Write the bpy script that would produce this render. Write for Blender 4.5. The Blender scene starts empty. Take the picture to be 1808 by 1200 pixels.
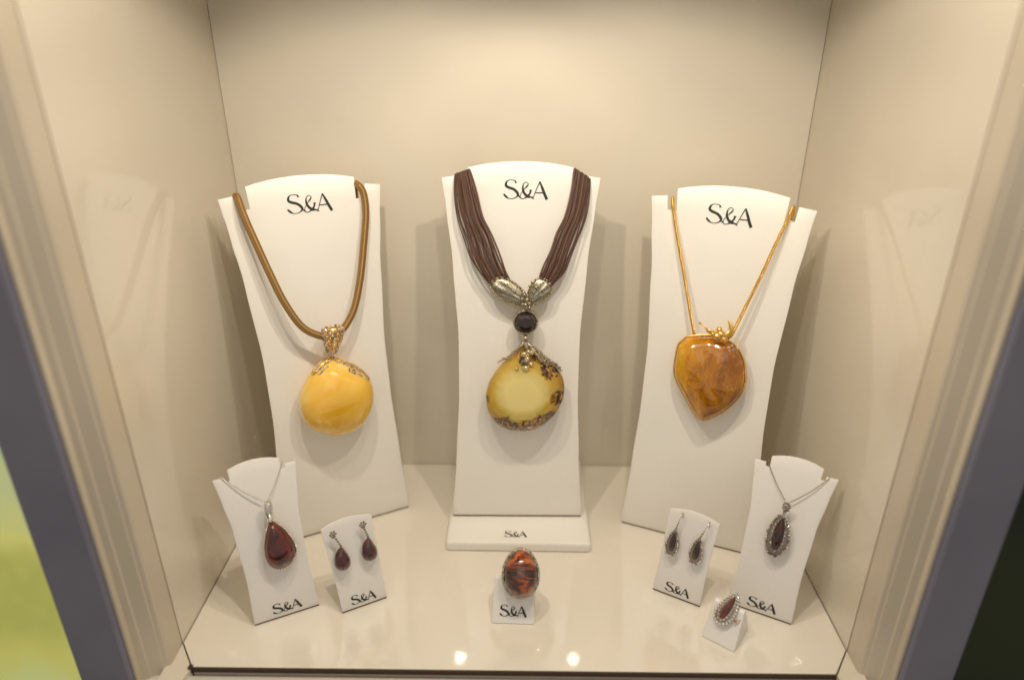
import bpy, bmesh, math, random
from mathutils import Vector, Matrix
random.seed(7)
R = math.radians
sc = bpy.context.scene
C = sc.collection
# ------------------------------------------------------------------ camera, world, light, exposure
F_PX = 1246.5
cam_d = bpy.data.cameras.new("camera"); cam = bpy.data.objects.new("camera", cam_d); C.objects.link(cam)
cam_d.sensor_width = 36; cam_d.lens = 36 * F_PX / 1808
cam_d.clip_start = .02; cam_d.clip_end = 50
pitch, yaw, roll = .4278, .011, .0024
cam.location = (.0029, 0, .4302)
cam.matrix_world = Matrix.Translation(cam.location) @ Matrix.Rotation(yaw, 4, 'Z') @ Matrix.Rotation(math.pi/2 - pitch, 4, 'X') @ Matrix.Rotation(roll, 4, 'Z')
cam_d.dof.use_dof = True; cam_d.dof.focus_distance = .575; cam_d.dof.aperture_fstop = 2.0
sc.camera = cam
w = bpy.data.worlds.new("World"); sc.world = w; w.use_nodes = True
w.node_tree.nodes['Background'].inputs[0].default_value = (1, .93, .82, 1)
w.node_tree.nodes['Background'].inputs[1].default_value = .42
sc.cycles.blur_glossy = 0.0; sc.cycles.sample_clamp_indirect = 80.0
sc.view_settings.view_transform = 'Standard'; sc.view_settings.look = 'None'
sc.view_settings.exposure = 0; sc.view_settings.gamma = 1
ROOM_FILL = bpy.data.lights.new("room_fill", 'AREA'); ROOM_FILL.shape = 'RECTANGLE'; ROOM_FILL.size = 2.4; ROOM_FILL.size_y = 1.5
ROOM_FILL.energy = 5.5; ROOM_FILL.color = (1, .93, .86)
ro = bpy.data.objects.new("room_fill", ROOM_FILL); C.objects.link(ro); ro.location = (0, -1.6, 1.9)  # unseen soft fill added behind the camera for the posts and case
ro.rotation_euler = (R(48), 0, 0)
LAMP_W = 2.8; LAMP_C = (1, .90, .76)
LAMPS = [(-.098, .348, 1.0), (.003, .350, .5), (.103, .348, 1.0)]
CEIL = .612
WX, BY, SY, FY = .25, .6256, .388, .3667          # half width, back, seam, front edge of the case floor

# ------------------------------------------------------------------ materials
def mat(name, col, rough=.5, metal=0, coat=0, trans=0, ior=1.5, sss=0, sss_r=None, coat_r=.03, emis=None, es=0):
    m = bpy.data.materials.new(name); m.use_nodes = True
    amb = 'amber' in name or 'stone' in name or 'onyx' in name
    b = m.node_tree.nodes['Principled BSDF']; I = b.inputs
    I['Base Color'].default_value = (*col, 1); I['Roughness'].default_value = rough; I['Metallic'].default_value = metal
    I['Coat Weight'].default_value = coat; I['Coat Roughness'].default_value = coat_r
    I['Transmission Weight'].default_value = trans; I['IOR'].default_value = ior
    I['Subsurface Weight'].default_value = sss
    if amb: I['Coat IOR'].default_value = 1.7; I['Coat Roughness'].default_value = .018; I['Specular IOR Level'].default_value = .15
    if sss_r: I['Subsurface Radius'].default_value = sss_r; I['Subsurface Scale'].default_value = .004
    if emis: I['Emission Color'].default_value = (*emis, 1); I['Emission Strength'].default_value = es
    return m
def N(m, t, **k):
    n = m.node_tree.nodes.new(t)
    for a, v in k.items():
        if a in n.inputs: n.inputs[a].default_value = v
        else: setattr(n, a, v)
    return n
def L(m, a, b): m.node_tree.links.new(a, b)
def P_(m): return m.node_tree.nodes['Principled BSDF']
def coords(m, kind='Object'): return N(m, 'ShaderNodeTexCoord').outputs[kind]
def ramp(m, src, stops, interp='LINEAR'):
    r = N(m, 'ShaderNodeValToRGB'); e = r.color_ramp.elements; r.color_ramp.interpolation = interp
    while len(e) < len(stops): e.new(.5)
    for x, (p, c) in zip(e, stops): x.position = p; x.color = (*c, 1)
    L(m, src, r.inputs[0]); return r.outputs[0]
def noise_ramp(m, scale, stops, detail=4, dist=0, vec=None):
    n = N(m, 'ShaderNodeTexNoise', Scale=scale, Detail=detail, Distortion=dist)
    L(m, vec or coords(m), n.inputs['Vector']); return ramp(m, n.outputs['Fac'], stops)
def bump(m, h, strength=.3, dist=.0005):
    b = N(m, 'ShaderNodeBump', Strength=strength, Distance=dist); L(m, h, b.inputs['Height']); L(m, b.outputs[0], P_(m).inputs['Normal']); return b
def wallmat(name, c, rough, coat, coat_r, var=.07, orange=.12, ior=1.5):
    m = mat(name, c, rough, coat=coat, coat_r=coat_r); P_(m).inputs['Coat IOR'].default_value = ior
    lo = tuple(x * (1 - var) for x in c)
    L(m, noise_ramp(m, 9, [(.3, lo), (.7, c)], 5), P_(m).inputs['Base Color'])
    n = N(m, 'ShaderNodeTexNoise', Scale=55, Detail=3); L(m, coords(m), n.inputs['Vector'])
    bump(m, n.outputs['Fac'], orange, .0004)
    n2 = N(m, 'ShaderNodeTexNoise', Scale=14, Detail=6); L(m, coords(m), n2.inputs['Vector'])
    mr = N(m, 'ShaderNodeMapRange'); mr.inputs['To Min'].default_value = rough - .06; mr.inputs['To Max'].default_value = rough + .08
    L(m, n2.outputs['Fac'], mr.inputs['Value']); L(m, mr.outputs[0], P_(m).inputs['Roughness'])
    return m
M_wall = wallmat("cream laminate", (.72, .65, .525), .42, 1, .04, orange=.03, ior=1.42)
M_floor = wallmat("cream laminate floor", (.80, .735, .62), .35, 1, .022, orange=.14, ior=1.75)
M_front = wallmat("beige painted aluminium", (.58, .50, .385), .4, .3, .15)
M_rail = wallmat("pale grey beige rail", (.62, .56, .48), .5, .2, .2)
M_gap = mat("dark joint", (.22, .15, .085), .8)
M_gapshade = mat("dark gap shade", (.14, .10, .07), .8)  # dark colour standing in for the shade beneath the cards
M_edge = mat("brown edge tape", (.045, .022, .010), .6)
M_post = wallmat("charcoal powder coat", (.26, .245, .30), .45, .2, .25, var=.2)
def cardmat(name, c):
    m = mat(name, c, .42, coat=.15, coat_r=.25)
    n = N(m, 'ShaderNodeTexNoise', Scale=420, Detail=3); L(m, coords(m), n.inputs['Vector']); bump(m, n.outputs['Fac'], .35, .00015)
    L(m, noise_ramp(m, 25, [(.3, tuple(x * .97 for x in c)), (.7, c)], 5), P_(m).inputs['Base Color'])
    return m
M_card = cardmat("white leatherette card", (.83, .79, .715))
M_card2 = cardmat("white satin plastic", (.77, .73, .68))
M_ink = mat("black print", (.012, .018, .014), .4)
def metal(name, c, r=.25, nscale=900, bs=.5, dark=None):
    m = mat(name, c, r, metal=1)
    n = N(m, 'ShaderNodeTexNoise', Scale=nscale, Detail=3); L(m, coords(m), n.inputs['Vector']); bump(m, n.outputs['Fac'], bs, .0003)
    if dark: L(m, ramp(m, n.outputs['Fac'], [(.42, dark), (.62, c)]), P_(m).inputs['Base Color'])
    return m
M_gold = metal("yellow gold", (.85, .55, .16), .22)
M_silver = metal("silver", (.75, .73, .68), .2, bs=.3)
def filigree():
    m = mat("oxidised silver filigree", (.6, .55, .43), .42, metal=1)
    v = N(m, 'ShaderNodeTexVoronoi', feature='DISTANCE_TO_EDGE', Scale=750); L(m, coords(m), v.inputs['Vector'])
    n = N(m, 'ShaderNodeTexNoise', Scale=500, Detail=3); L(m, coords(m), n.inputs['Vector'])
    mu = N(m, 'ShaderNodeMath', operation='MULTIPLY_ADD'); L(m, n.outputs['Fac'], mu.inputs[0]); mu.inputs[1].default_value = .35; L(m, v.outputs['Distance'], mu.inputs[2])
    L(m, ramp(m, mu.outputs[0], [(.16, (.66, .60, .47)), (.30, (.46, .40, .29)), (.46, (.07, .055, .035))]), P_(m).inputs['Base Color'])
    bump(m, mu.outputs[0], -.9, .0006); return m
M_oldsilver = filigree()
M_stone = mat("clear rhinestone", (.9, .86, .8), .06, metal=.75, coat=1)
M_haloston = mat("greyish rhinestone", (.50, .44, .39), .18, metal=.6, coat=1)
M_champ = mat("champagne rhinestone", (.66, .50, .38), .16, metal=.5, coat=1)
for m_, lo, hi in ((M_haloston, (.13, .10, .085), (.80, .74, .66)), (M_champ, (.26, .16, .10), (.88, .74, .60))):
    L(m_, noise_ramp(m_, 420, [(.42, lo), (.58, hi)], 2), P_(m_).inputs['Base Color'])
M_darkstone = mat("smoky rhinestone", (.30, .24, .20), .12, metal=.8, coat=1)
def cordmat(name, c1, c2, freq, metalv=0, rough=.55):
    m = mat(name, c1, rough, metal=metalv)
    uv = coords(m, 'UV'); s = N(m, 'ShaderNodeSeparateXYZ'); L(m, uv, s.inputs[0])
    outs = []
    for sg in (1, -1):
        a = N(m, 'ShaderNodeMath', operation='MULTIPLY'); L(m, s.outputs[0], a.inputs[0]); a.inputs[1].default_value = 2 * math.pi * 3 * sg
        b = N(m, 'ShaderNodeMath', operation='MULTIPLY_ADD'); L(m, s.outputs[1], b.inputs[0]); b.inputs[1].default_value = freq; L(m, a.outputs[0], b.inputs[2])
        c = N(m, 'ShaderNodeMath', operation='SINE'); L(m, b.outputs[0], c.inputs[0]); outs.append(c.outputs[0])
    mx = N(m, 'ShaderNodeMath', operation='MULTIPLY'); L(m, outs[0], mx.inputs[0]); L(m, outs[1], mx.inputs[1])
    mr = N(m, 'ShaderNodeMapRange'); mr.inputs['From Min'].default_value = -1; L(m, mx.outputs[0], mr.inputs['Value'])
    L(m, ramp(m, mr.outputs[0], [(.2, c2), (.6, c1)]), P_(m).inputs['Base Color']); bump(m, mr.outputs[0], .8, .0004)
    return m
M_goldcord = cordmat("braided golden cord", (.36, .205, .06), (.20, .10, .028), 2300, .35, .42)
M_brown = cordmat("brown waxed cord", (.115, .050, .027), (.040, .016, .009), 1900, 0, .42)
M_brown2 = cordmat("light brown waxed cord", (.17, .08, .045), (.07, .03, .018), 1900, 0, .42)

def amber_yellow():
    m = mat("butterscotch amber", (.9, .5, .06), .22, coat=1, sss=.55, sss_r=(1, .45, .1), coat_r=.008)
    P_(m).inputs['Subsurface Scale'].default_value = .006
    c = noise_ramp(m, 26, [(.3, (.88, .50, .045)), (.5, (.93, .58, .10)), (.7, (.95, .66, .22))], 5, .8)
    d = N(m, 'ShaderNodeVectorMath', operation='DISTANCE'); L(m, coords(m), d.inputs[0]); d.inputs[1].default_value = (.003, -.010, .022)
    mr = N(m, 'ShaderNodeMapRange'); mr.inputs['From Min'].default_value = .008; mr.inputs['From Max'].default_value = .040; L(m, d.outputs['Value'], mr.inputs['Value'])
    mix = N(m, 'ShaderNodeMix', data_type='RGBA', blend_type='MULTIPLY'); mix.inputs['Factor'].default_value = 1
    L(m, c, mix.inputs['A']); L(m, ramp(m, mr.outputs[0], [(0, (.80, .74, .2)), (.45, (.95, .95, .9)), (1, (1, 1.0, 1))]), mix.inputs['B'])
    L(m, mix.outputs['Result'], P_(m).inputs['Base Color']); P_(m).inputs['Specular IOR Level'].default_value = .1
    return m
def amber_clear():
    m = mat("clear lemon amber with bark inclusions", (.8, .6, .2), .1, coat=1, trans=.2, ior=1.54)
    co = coords(m); s = N(m, 'ShaderNodeSeparateXYZ'); L(m, co, s.inputs[0])
    # distance from the milky core (object space, metres)
    d = N(m, 'ShaderNodeVectorMath', operation='DISTANCE'); L(m, co, d.inputs[0]); d.inputs[1].default_value = (-.002, .002, .010)
    nz = N(m, 'ShaderNodeTexNoise', Scale=110, Detail=5, Distortion=1.0); L(m, co, nz.inputs['Vector'])
    ad = N(m, 'ShaderNodeMath', operation='MULTIPLY_ADD'); L(m, nz.outputs['Fac'], ad.inputs[0]); ad.inputs[1].default_value = .007; L(m, d.outputs['Value'], ad.inputs[2])
    mr = N(m, 'ShaderNodeMapRange'); mr.inputs['From Min'].default_value = .018; mr.inputs['From Max'].default_value = .040; L(m, ad.outputs[0], mr.inputs['Value'])
    base = ramp(m, mr.outputs[0], [(0, (.84, .68, .24)), (.30, (.80, .62, .17)), (.42, (.76, .50, .05)), (1, (.70, .38, .02))])
    # inclusions: bottom band, right edge, upper right
    def blob(c, r, seed):
        dd = N(m, 'ShaderNodeVectorMath', operation='DISTANCE')
        sc_ = N(m, 'ShaderNodeVectorMath', operation='MULTIPLY'); L(m, co, sc_.inputs[0]); sc_.inputs[1].default_value = (1, 1, .2)
        L(m, sc_.outputs[0], dd.inputs[0]); dd.inputs[1].default_value = (*c, 0)
        a = N(m, 'ShaderNodeMapRange'); a.inputs['From Min'].default_value = r; a.inputs['From Max'].default_value = r * .4; L(m, dd.outputs['Value'], a.inputs['Value'])
        return a.outputs[0]
    bl = [blob((-.018, -.028), .014, 0), blob((-.008, -.032), .013, 1), blob((.004, -.031), .014, 2), blob((.015, -.025), .013, 2), blob((.028, -.002), .009, 3),
          blob((.022, .024), .012, 4), blob((.022, -.018), .007, 5), blob((-.033, -.004), .005, 6), blob((.002, .033), .010, 7)]
    acc = bl[0]
    for b_ in bl[1:]:
        mx = N(m, 'ShaderNodeMath', operation='MAXIMUM'); L(m, acc, mx.inputs[0]); L(m, b_, mx.inputs[1]); acc = mx.outputs[0]
    n2 = N(m, 'ShaderNodeTexNoise', Scale=190, Detail=6, Distortion=2.0); L(m, co, n2.inputs['Vector'])
    mul = N(m, 'ShaderNodeMath', operation='MULTIPLY'); L(m, acc, mul.inputs[0]); L(m, n2.outputs['Fac'], mul.inputs[1])
    fac = ramp(m, mul.outputs[0], [(.10, (0, 0, 0)), (.24, (1, 1, 1))])
    n3 = noise_ramp(m, 260, [(.44, (.025, .010, .003)), (.54, (.20, .075, .008)), (.64, (.60, .34, .03))], 4, 1)
    mix = N(m, 'ShaderNodeMix', data_type='RGBA'); L(m, fac, mix.inputs['Factor']); L(m, base, mix.inputs['A']); L(m, n3, mix.inputs['B'])
    L(m, mix.outputs['Result'], P_(m).inputs['Base Color'])
    tr = N(m, 'ShaderNodeMapRange'); L(m, mr.outputs[0], tr.inputs['Value']); tr.inputs['To Min'].default_value = .12; tr.inputs['To Max'].default_value = .6
    iv = N(m, 'ShaderNodeMath', operation='SUBTRACT'); iv.inputs[0].default_value = 1; L(m, fac, iv.inputs[1])
    tm = N(m, 'ShaderNodeMath', operation='MULTIPLY'); L(m, tr.outputs[0], tm.inputs[0]); L(m, iv.outputs[0], tm.inputs[1])
    L(m, tm.outputs[0], P_(m).inputs['Transmission Weight'])
    return m
def amber_brown():
    m = mat("cognac amber", (.5, .22, .02), .15, coat=1, sss=.7, sss_r=(1, .45, .06), coat_r=.015)
    co = coords(m); s = N(m, 'ShaderNodeSeparateXYZ'); L(m, co, s.inputs[0])
    mp = N(m, 'ShaderNodeMapping'); mp.inputs['Scale'].default_value = (1.3, .55, 1); mp.inputs['Rotation'].default_value = (0, 0, R(-12)); L(m, co, mp.inputs[0])
    n = N(m, 'ShaderNodeTexNoise', Scale=42, Detail=5, Distortion=.9); L(m, mp.outputs[0], n.inputs['Vector'])
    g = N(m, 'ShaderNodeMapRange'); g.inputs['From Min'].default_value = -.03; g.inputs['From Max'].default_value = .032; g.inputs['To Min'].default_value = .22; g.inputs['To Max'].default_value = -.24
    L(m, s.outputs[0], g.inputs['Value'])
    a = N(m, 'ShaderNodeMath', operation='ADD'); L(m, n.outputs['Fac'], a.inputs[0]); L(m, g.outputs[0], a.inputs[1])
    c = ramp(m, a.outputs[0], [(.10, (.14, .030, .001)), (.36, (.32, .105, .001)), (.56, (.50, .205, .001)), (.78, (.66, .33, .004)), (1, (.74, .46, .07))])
    vo = N(m, 'ShaderNodeTexVoronoi', feature='DISTANCE_TO_EDGE', Scale=75); nd = N(m, 'ShaderNodeTexNoise', Scale=60, Detail=4)
    L(m, co, nd.inputs['Vector']); mv = N(m, 'ShaderNodeMix', data_type='RGBA'); mv.inputs['Factor'].default_value = .04; L(m, co, mv.inputs['A']); L(m, nd.outputs['Color'], mv.inputs['B']); L(m, mv.outputs['Result'], vo.inputs['Vector'])
    crk = ramp(m, vo.outputs['Distance'], [(.0, (.30, .30, .30)), (.035, (0, 0, 0))]); mc = N(m, 'ShaderNodeMix', data_type='RGBA'); L(m, crk, mc.inputs['Factor']); L(m, c, mc.inputs['A']); mc.inputs['B'].default_value = (.80, .50, .12, 1)
    L(m, mc.outputs['Result'], P_(m).inputs['Base Color']); bump(m, n.outputs['Fac'], .25, .0010)
    return m
def red_stone(name, a, b, sc_=160, co_r=.015):
    m = mat(name, a, .3, coat=1, coat_r=co_r)
    P_(m).inputs['Specular IOR Level'].default_value = .2
    L(m, noise_ramp(m, sc_, [(.4, a), (.68, b)], 4, 1), P_(m).inputs['Base Color']); return m
M_ay, M_ac, M_ab = amber_yellow(), amber_clear(), amber_brown()
M_red = red_stone("dark cherry amber", (.034, .003, .002), (.22, .013, .004), 40)
M_redf = red_stone("dark garnet stone", (.028, .004, .004), (.13, .010, .008), 130)
M_haloned = red_stone('very dark garnet stone', (.016, .003, .004), (.05, .006, .006), 200)
M_ringred = red_stone("bright garnet stone", (.06, .005, .005), (.20, .016, .010), 260)
def ring_amber():
    m = mat("crackled cognac amber", (.2, .04, .01), .12, coat=1, coat_r=.02)
    co = coords(m); mp = N(m, 'ShaderNodeMapping'); mp.inputs['Scale'].default_value = (.75, 1.5, 1); L(m, co, mp.inputs[0])
    v = N(m, 'ShaderNodeTexNoise', Scale=85, Detail=3, Distortion=1.6); L(m, mp.outputs[0], v.inputs['Vector'])
    c = ramp(m, v.outputs['Fac'], [(.38, (.014, .008, .005)), (.47, (.07, .013, .005)), (.56, (.24, .035, .006)), (.70, (.55, .14, .015))])
    L(m, c, P_(m).inputs['Base Color']); bump(m, v.outputs['Fac'], .8, .002); return m
M_ring = ring_amber()
M_cab = mat("black onyx", (.018, .008, .006), .08, coat=1)

# ------------------------------------------------------------------ helpers
def empty(name, label, cat, loc=(0, 0, 0), rz=0, group=None, mtx=None):
    o = bpy.data.objects.new(name, None); C.objects.link(o); o.empty_display_size = .01
    if mtx is not None: o.matrix_world = mtx
    else: o.location = loc; o.rotation_euler = (0, 0, rz)
    o['label'] = label; o['category'] = cat
    if group: o['group'] = group
    return o
def obj(name, bm, m, parent=None, smooth=True, label=None, kind=None, shift=None, bevel=0):
    if shift is not None: bmesh.ops.translate(bm, verts=bm.verts, vec=-Vector(shift))
    me = bpy.data.meshes.new(name); bm.to_mesh(me); bm.free(); me.materials.append(m)
    for p in me.polygons: p.use_smooth = smooth
    o = bpy.data.objects.new(name, me); C.objects.link(o)
    if parent: o.parent = parent
    if label: o['label'] = label
    if kind: o['kind'] = kind
    if bevel:
        b = o.modifiers.new('bevel', 'BEVEL'); b.width = bevel; b.segments = 2; b.limit_method = 'ANGLE'; b.angle_limit = R(40)
    return o
def B(): return bmesh.new()
def box(bm, x0, x1, y0, y1, z0, z1):
    vs = [bm.verts.new((x, y, z)) for z in (z0, z1) for y in (y0, y1) for x in (x0, x1)]
    for f in ((0, 2, 3, 1), (4, 5, 7, 6), (0, 1, 5, 4), (2, 6, 7, 3), (1, 3, 7, 5), (0, 4, 6, 2)): bm.faces.new([vs[i] for i in f])
def prism(bm, poly, z0, z1):
    a = [bm.verts.new((x, y, z0)) for x, y in poly]; b = [bm.verts.new((x, y, z1)) for x, y in poly]
    bm.faces.new(a[::-1]); bm.faces.new(b); n = len(a)
    for i in range(n): bm.faces.new((a[i], a[(i+1) % n], b[(i+1) % n], b[i]))
    bmesh.ops.recalc_face_normals(bm, faces=bm.faces)
def cat_rom(pts, n=6, closed=False):
    pts = [Vector(p) for p in pts]; out = []; k = len(pts)
    for i in range(k if closed else k - 1):
        if closed: p0, p1, p2, p3 = pts[i-1], pts[i], pts[(i+1) % k], pts[(i+2) % k]
        else: p0, p1, p2, p3 = pts[max(i-1, 0)], pts[i], pts[i+1], pts[min(i+2, k-1)]
        for j in range(n):
            t = j / n
            out.append(.5*((2*p1)+(p2-p0)*t+(2*p0-5*p1+4*p2-p3)*t*t+(3*p1-p0-3*p2+p3)*t**3))
    if not closed: out.append(pts[-1])
    return out
def tube(bm, path, r, seg=8, rfun=None, flat=1.0):
    uvl = bm.loops.layers.uv.verify()
    path = [Vector(p) for p in path]; n = len(path); rings = []; up = None; s = 0; S = []
    for i, p in enumerate(path):
        t = (path[min(i+1, n-1)] - path[max(i-1, 0)]).normalized()
        if i: s += (p - path[i-1]).length
        S.append(s)
        if up is None:
            a = Vector((0, -1, 0)) if abs(t.y) < .8 else Vector((1, 0, 0)); up = (a - t*a.dot(t)).normalized()
        else: up = (up - t*up.dot(t)).normalized()
        b = t.cross(up); rr = r * (rfun(i/(n-1)) if rfun else 1)
        rings.append([bm.verts.new(p + (up*math.cos(q)*flat + b*math.sin(q))*rr) for q in [2*math.pi*k/seg for k in range(seg)]])
    for i in range(n-1):
        for k in range(seg):
            f = bm.faces.new((rings[i][k], rings[i][(k+1) % seg], rings[i+1][(k+1) % seg], rings[i+1][k]))
            for lp, (uu, vv) in zip(f.loops, ((k, i), (k+1, i), (k+1, i+1), (k, i+1))): lp[uvl].uv = (uu/seg, S[vv])
    bm.faces.new(rings[0][::-1]); bm.faces.new(rings[-1])
def ball(bm, c, r, sub=1, scale=(1, 1, 1), rot=None):
    m = Matrix.Translation(Vector(c)) @ (rot or Matrix.Identity(4)) @ Matrix.Diagonal((*[r*s for s in scale], 1))
    bmesh.ops.create_icosphere(bm, subdivisions=sub, radius=1, matrix=m)
def rrot(): return Matrix.Rotation(random.uniform(0, 6), 4, (random.random(), random.random(), random.random() + .1))
def gems(bm, pts, r, sub=1, jit=0):
    for p in pts:
        p = Vector(p) + Vector([random.uniform(-jit, jit) for _ in range(3)]); ball(bm, p, r*random.uniform(.85, 1.15), sub, rot=rrot())
def resample(path, step):
    path = [Vector(p) for p in path]; out = [path[0].copy()]; acc = 0
    for a, b in zip(path, path[1:]):
        d = (b-a).length; pos = 0
        while acc + (d-pos) >= step:
            pos += step-acc; acc = 0; out.append(a.lerp(b, pos/d))
        acc += d-pos
    return out
def inflate(bm, outline, front, back, p=2.2, rings=10, M=Matrix.Identity(4), cx=None, fn=None, n=5, q=.5):
    """solid stone: closed outline (x, y) swollen to both sides along z"""
    o = [Vector((x, y, 0)) for x, y in outline]; o = cat_rom(o, n, True); k = len(o)
    c = cx or sum(o, Vector()) / k; c = Vector((c[0], c[1], 0))
    def ring(r, dep, sg):
        h = dep * max(0, 1 - r**p)**q
        vs = []
        for v in o:
            w_ = c + (v-c)*r; z = sg*h
            if fn: z += fn(w_.x, w_.y, r)*sg
            vs.append(bm.verts.new(M @ Vector((w_.x, w_.y, z))))
        return vs
    mid = ring(1, front, 1)
    for dep, sg in ((front, 1), (back, -1)):
        prev = mid
        for i in range(1, rings+1):
            r = math.cos(i/rings*math.pi/2)**.9 if i < rings else 0
            if i == rings:
                t = bm.verts.new(M @ Vector((c.x, c.y, sg*dep)))
                for j in range(k):
                    f = (prev[j], prev[(j+1) % k], t); bm.faces.new(f if sg > 0 else f[::-1])
            else:
                cur = ring(r, dep, sg)
                for j in range(k):
                    f = (prev[j], prev[(j+1) % k], cur[(j+1) % k], cur[j]); bm.faces.new(f if sg > 0 else f[::-1])
                prev = cur
    bmesh.ops.recalc_face_normals(bm, faces=bm.faces)
mm = lambda pts: [(x/1000, y/1000) for x, y in pts]
def grow(pts, d):
    c = Vector((sum(p[0] for p in pts)/len(pts), sum(p[1] for p in pts)/len(pts)))
    return [tuple(Vector(p) + (Vector(p)-c).normalized()*d) for p in pts]

# ------------------------------------------------------------------ the print on the cards
LOGO = [
 [(630,320,44),(600,268,18),(510,252,12),(430,268,18),(388,320,40),(384,385,48),(460,430,48),(560,462,46),(640,520,50),(682,590,46),(650,645,24),(560,688,14),(460,684,14),(392,645,38),(328,582,30)],
 [(942,345,12),(880,300,12),(822,342,16),(800,420,32),(812,510,44),(862,590,46),(930,636,52),(1000,650,26),(1085,695,14)],
 [(942,345,14),(900,402,28),(840,462,14),(780,540,12),(738,612,14),(762,682,16),(832,682,14),(920,630,36),(980,560,32),(1000,478,44)],
 [(1222,285,20),(1135,480,15),(1068,640,16),(1030,650,26)],
 [(1218,285,24),(1285,440,46),(1340,575,52),(1402,705,54)],
 [(1120,548,16),(1320,548,18)],
 [(690,600,24),(730,660,20)],
]
def logo_bm(fn, cx, cz, width):
    wt = .64 if width > .03 else .86
    """strokes swept over a surface: fn(x, z, off) gives the point"""
    bm = B(); s = width/1130
    for si, st in enumerate(LOGO):
        pts = cat_rom([Vector(p) for p in st], 5); off = .00025 + si*.00004
        Lf, Rt = [], []
        for i, p in enumerate(pts):
            t = (pts[min(i+1, len(pts)-1)] - pts[max(i-1, 0)]); t.z = 0; t.normalize(); nn = Vector((-t.y, t.x, 0))
            for arr, sg in ((Lf, 1), (Rt, -1)):
                q = p + nn*sg*p.z*wt
                arr.append(bm.verts.new(fn(cx + (q.x-875)*s, cz - (q.y-472)*s, off)))
        for i in range(len(pts)-1): bm.faces.new((Lf[i], Lf[i+1], Rt[i+1], Rt[i]))
    bmesh.ops.recalc_face_normals(bm, faces=bm.faces)
    return bm

# ------------------------------------------------------------------ the setting: the inside of the case
def struct(name, bm, m, parent=None, **k):
    o = obj(name, bm, m, parent, smooth=False, **k)
    if not parent: o['kind'] = 'structure'
    return o
T = .018
g = .0008
bm = B(); prism(bm, [(-WX+g, BY-g), (-WX+g, SY), (-.2335, FY), (.2335, FY), (WX-g, SY), (WX-g, BY-g)], -.016, 0)
fl = struct('floor', bm, M_floor, bevel=.0003)
bm = B(); box(bm, -.2338, .2338, FY-.0014, FY-.0001, -.0042, -.0002); box(bm, -.2362, -.2332, FY-.0022, FY+.0012, -.0042, .0006)
struct('edge_strip', bm, M_edge, fl)
bm = B(); box(bm, -WX-T, WX+T, SY-.045, BY+T, -.040, -.0175); struct('case_base', bm, M_gap)
bm = B(); box(bm, -WX-.02, WX+.02, FY-.060, FY-.0025, -.0165, -.0052); struct('front_sill', bm, M_rail, bevel=.002)
bm = B(); prism(bm, [(-.2341, FY-.001), (-WX+.0004, SY-.0008), (-WX-.004, SY-.0015), (-WX-.004, FY-.05), (-.246, FY-.05)], -.015, -.0008); struct('corner_filler', bm, M_wall)
bm = B(); prism(bm, [(.2341, FY-.001), (WX-.0004, SY-.0008), (WX+.004, SY-.0015), (WX+.004, FY-.05), (.246, FY-.05)], -.015, -.0008); struct('corner_filler', bm, M_wall)
bm = B(); box(bm, -WX+.0004, WX-.0004, BY, BY+T, -.016, CEIL+T); struct('back_wall', bm, M_wall)
for s, nm in ((-1, 'left_wall'), (1, 'right_wall')):
    x0, x1 = sorted((s*WX, s*(WX+T)))
    bm = B(); box(bm, x0, x1, SY+.0004, BY+T, -.016, CEIL+T); wl = struct(nm, bm, M_wall)
    xa, xb = sorted((s*(WX+.0012), s*(WX+T-.001)))
    bm = B(); box(bm, xa, xb, SY-.0012, SY+.0006, -.016, CEIL); struct('joint', bm, M_gap, wl)
    xa, xb = sorted((s*(BY*0+WX+.0001), s*(WX-.0006)))
bm = B(); box(bm, -WX-T, WX+T, SY-.05, BY+T, CEIL, CEIL+T); struct('ceiling', bm, M_wall)

# door frame posts: a beige inner profile with grooves and a charcoal outer post
for s, lab in ((-1, 'charcoal door post on the left of the case opening, with beige inner lining'), (1, 'charcoal door post on the right of the case opening, with beige inner lining')):
    t = empty('door_post', lab, 'door post', (s*.27, .36, -.02), group='posts beside the case opening')
    sh = (s*.27, .36, -.02)
    pr = [(.2500, .3873), (.2500, .3700), (.2508, .3682), (.2525, .3672), (.2534, .3672), (.2534, .3658), (.2620, .3618), (.2620, .3608), (.2700, .3575), (.2700, .3873)]
    bm = B(); prism(bm, [(s*x, y) for x, y in pr], -.30, .75); obj('lining', bm, M_front, t, smooth=False, shift=sh, bevel=.0012)
    bm = B(); xa, xb = sorted((s*.2690, s*.3085)); box(bm, xa, xb, .3530, .3860, -.60, .80); obj('post', bm, M_post, t, smooth=False, shift=sh, bevel=.0035)
    bm = B(); xa, xb = sorted((s*.2665, s*.2692)); box(bm, xa, xb, .3545, .3600, -.60, .80); obj('trim', bm, M_front, t, smooth=False, shift=sh, bevel=.0008)

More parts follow.
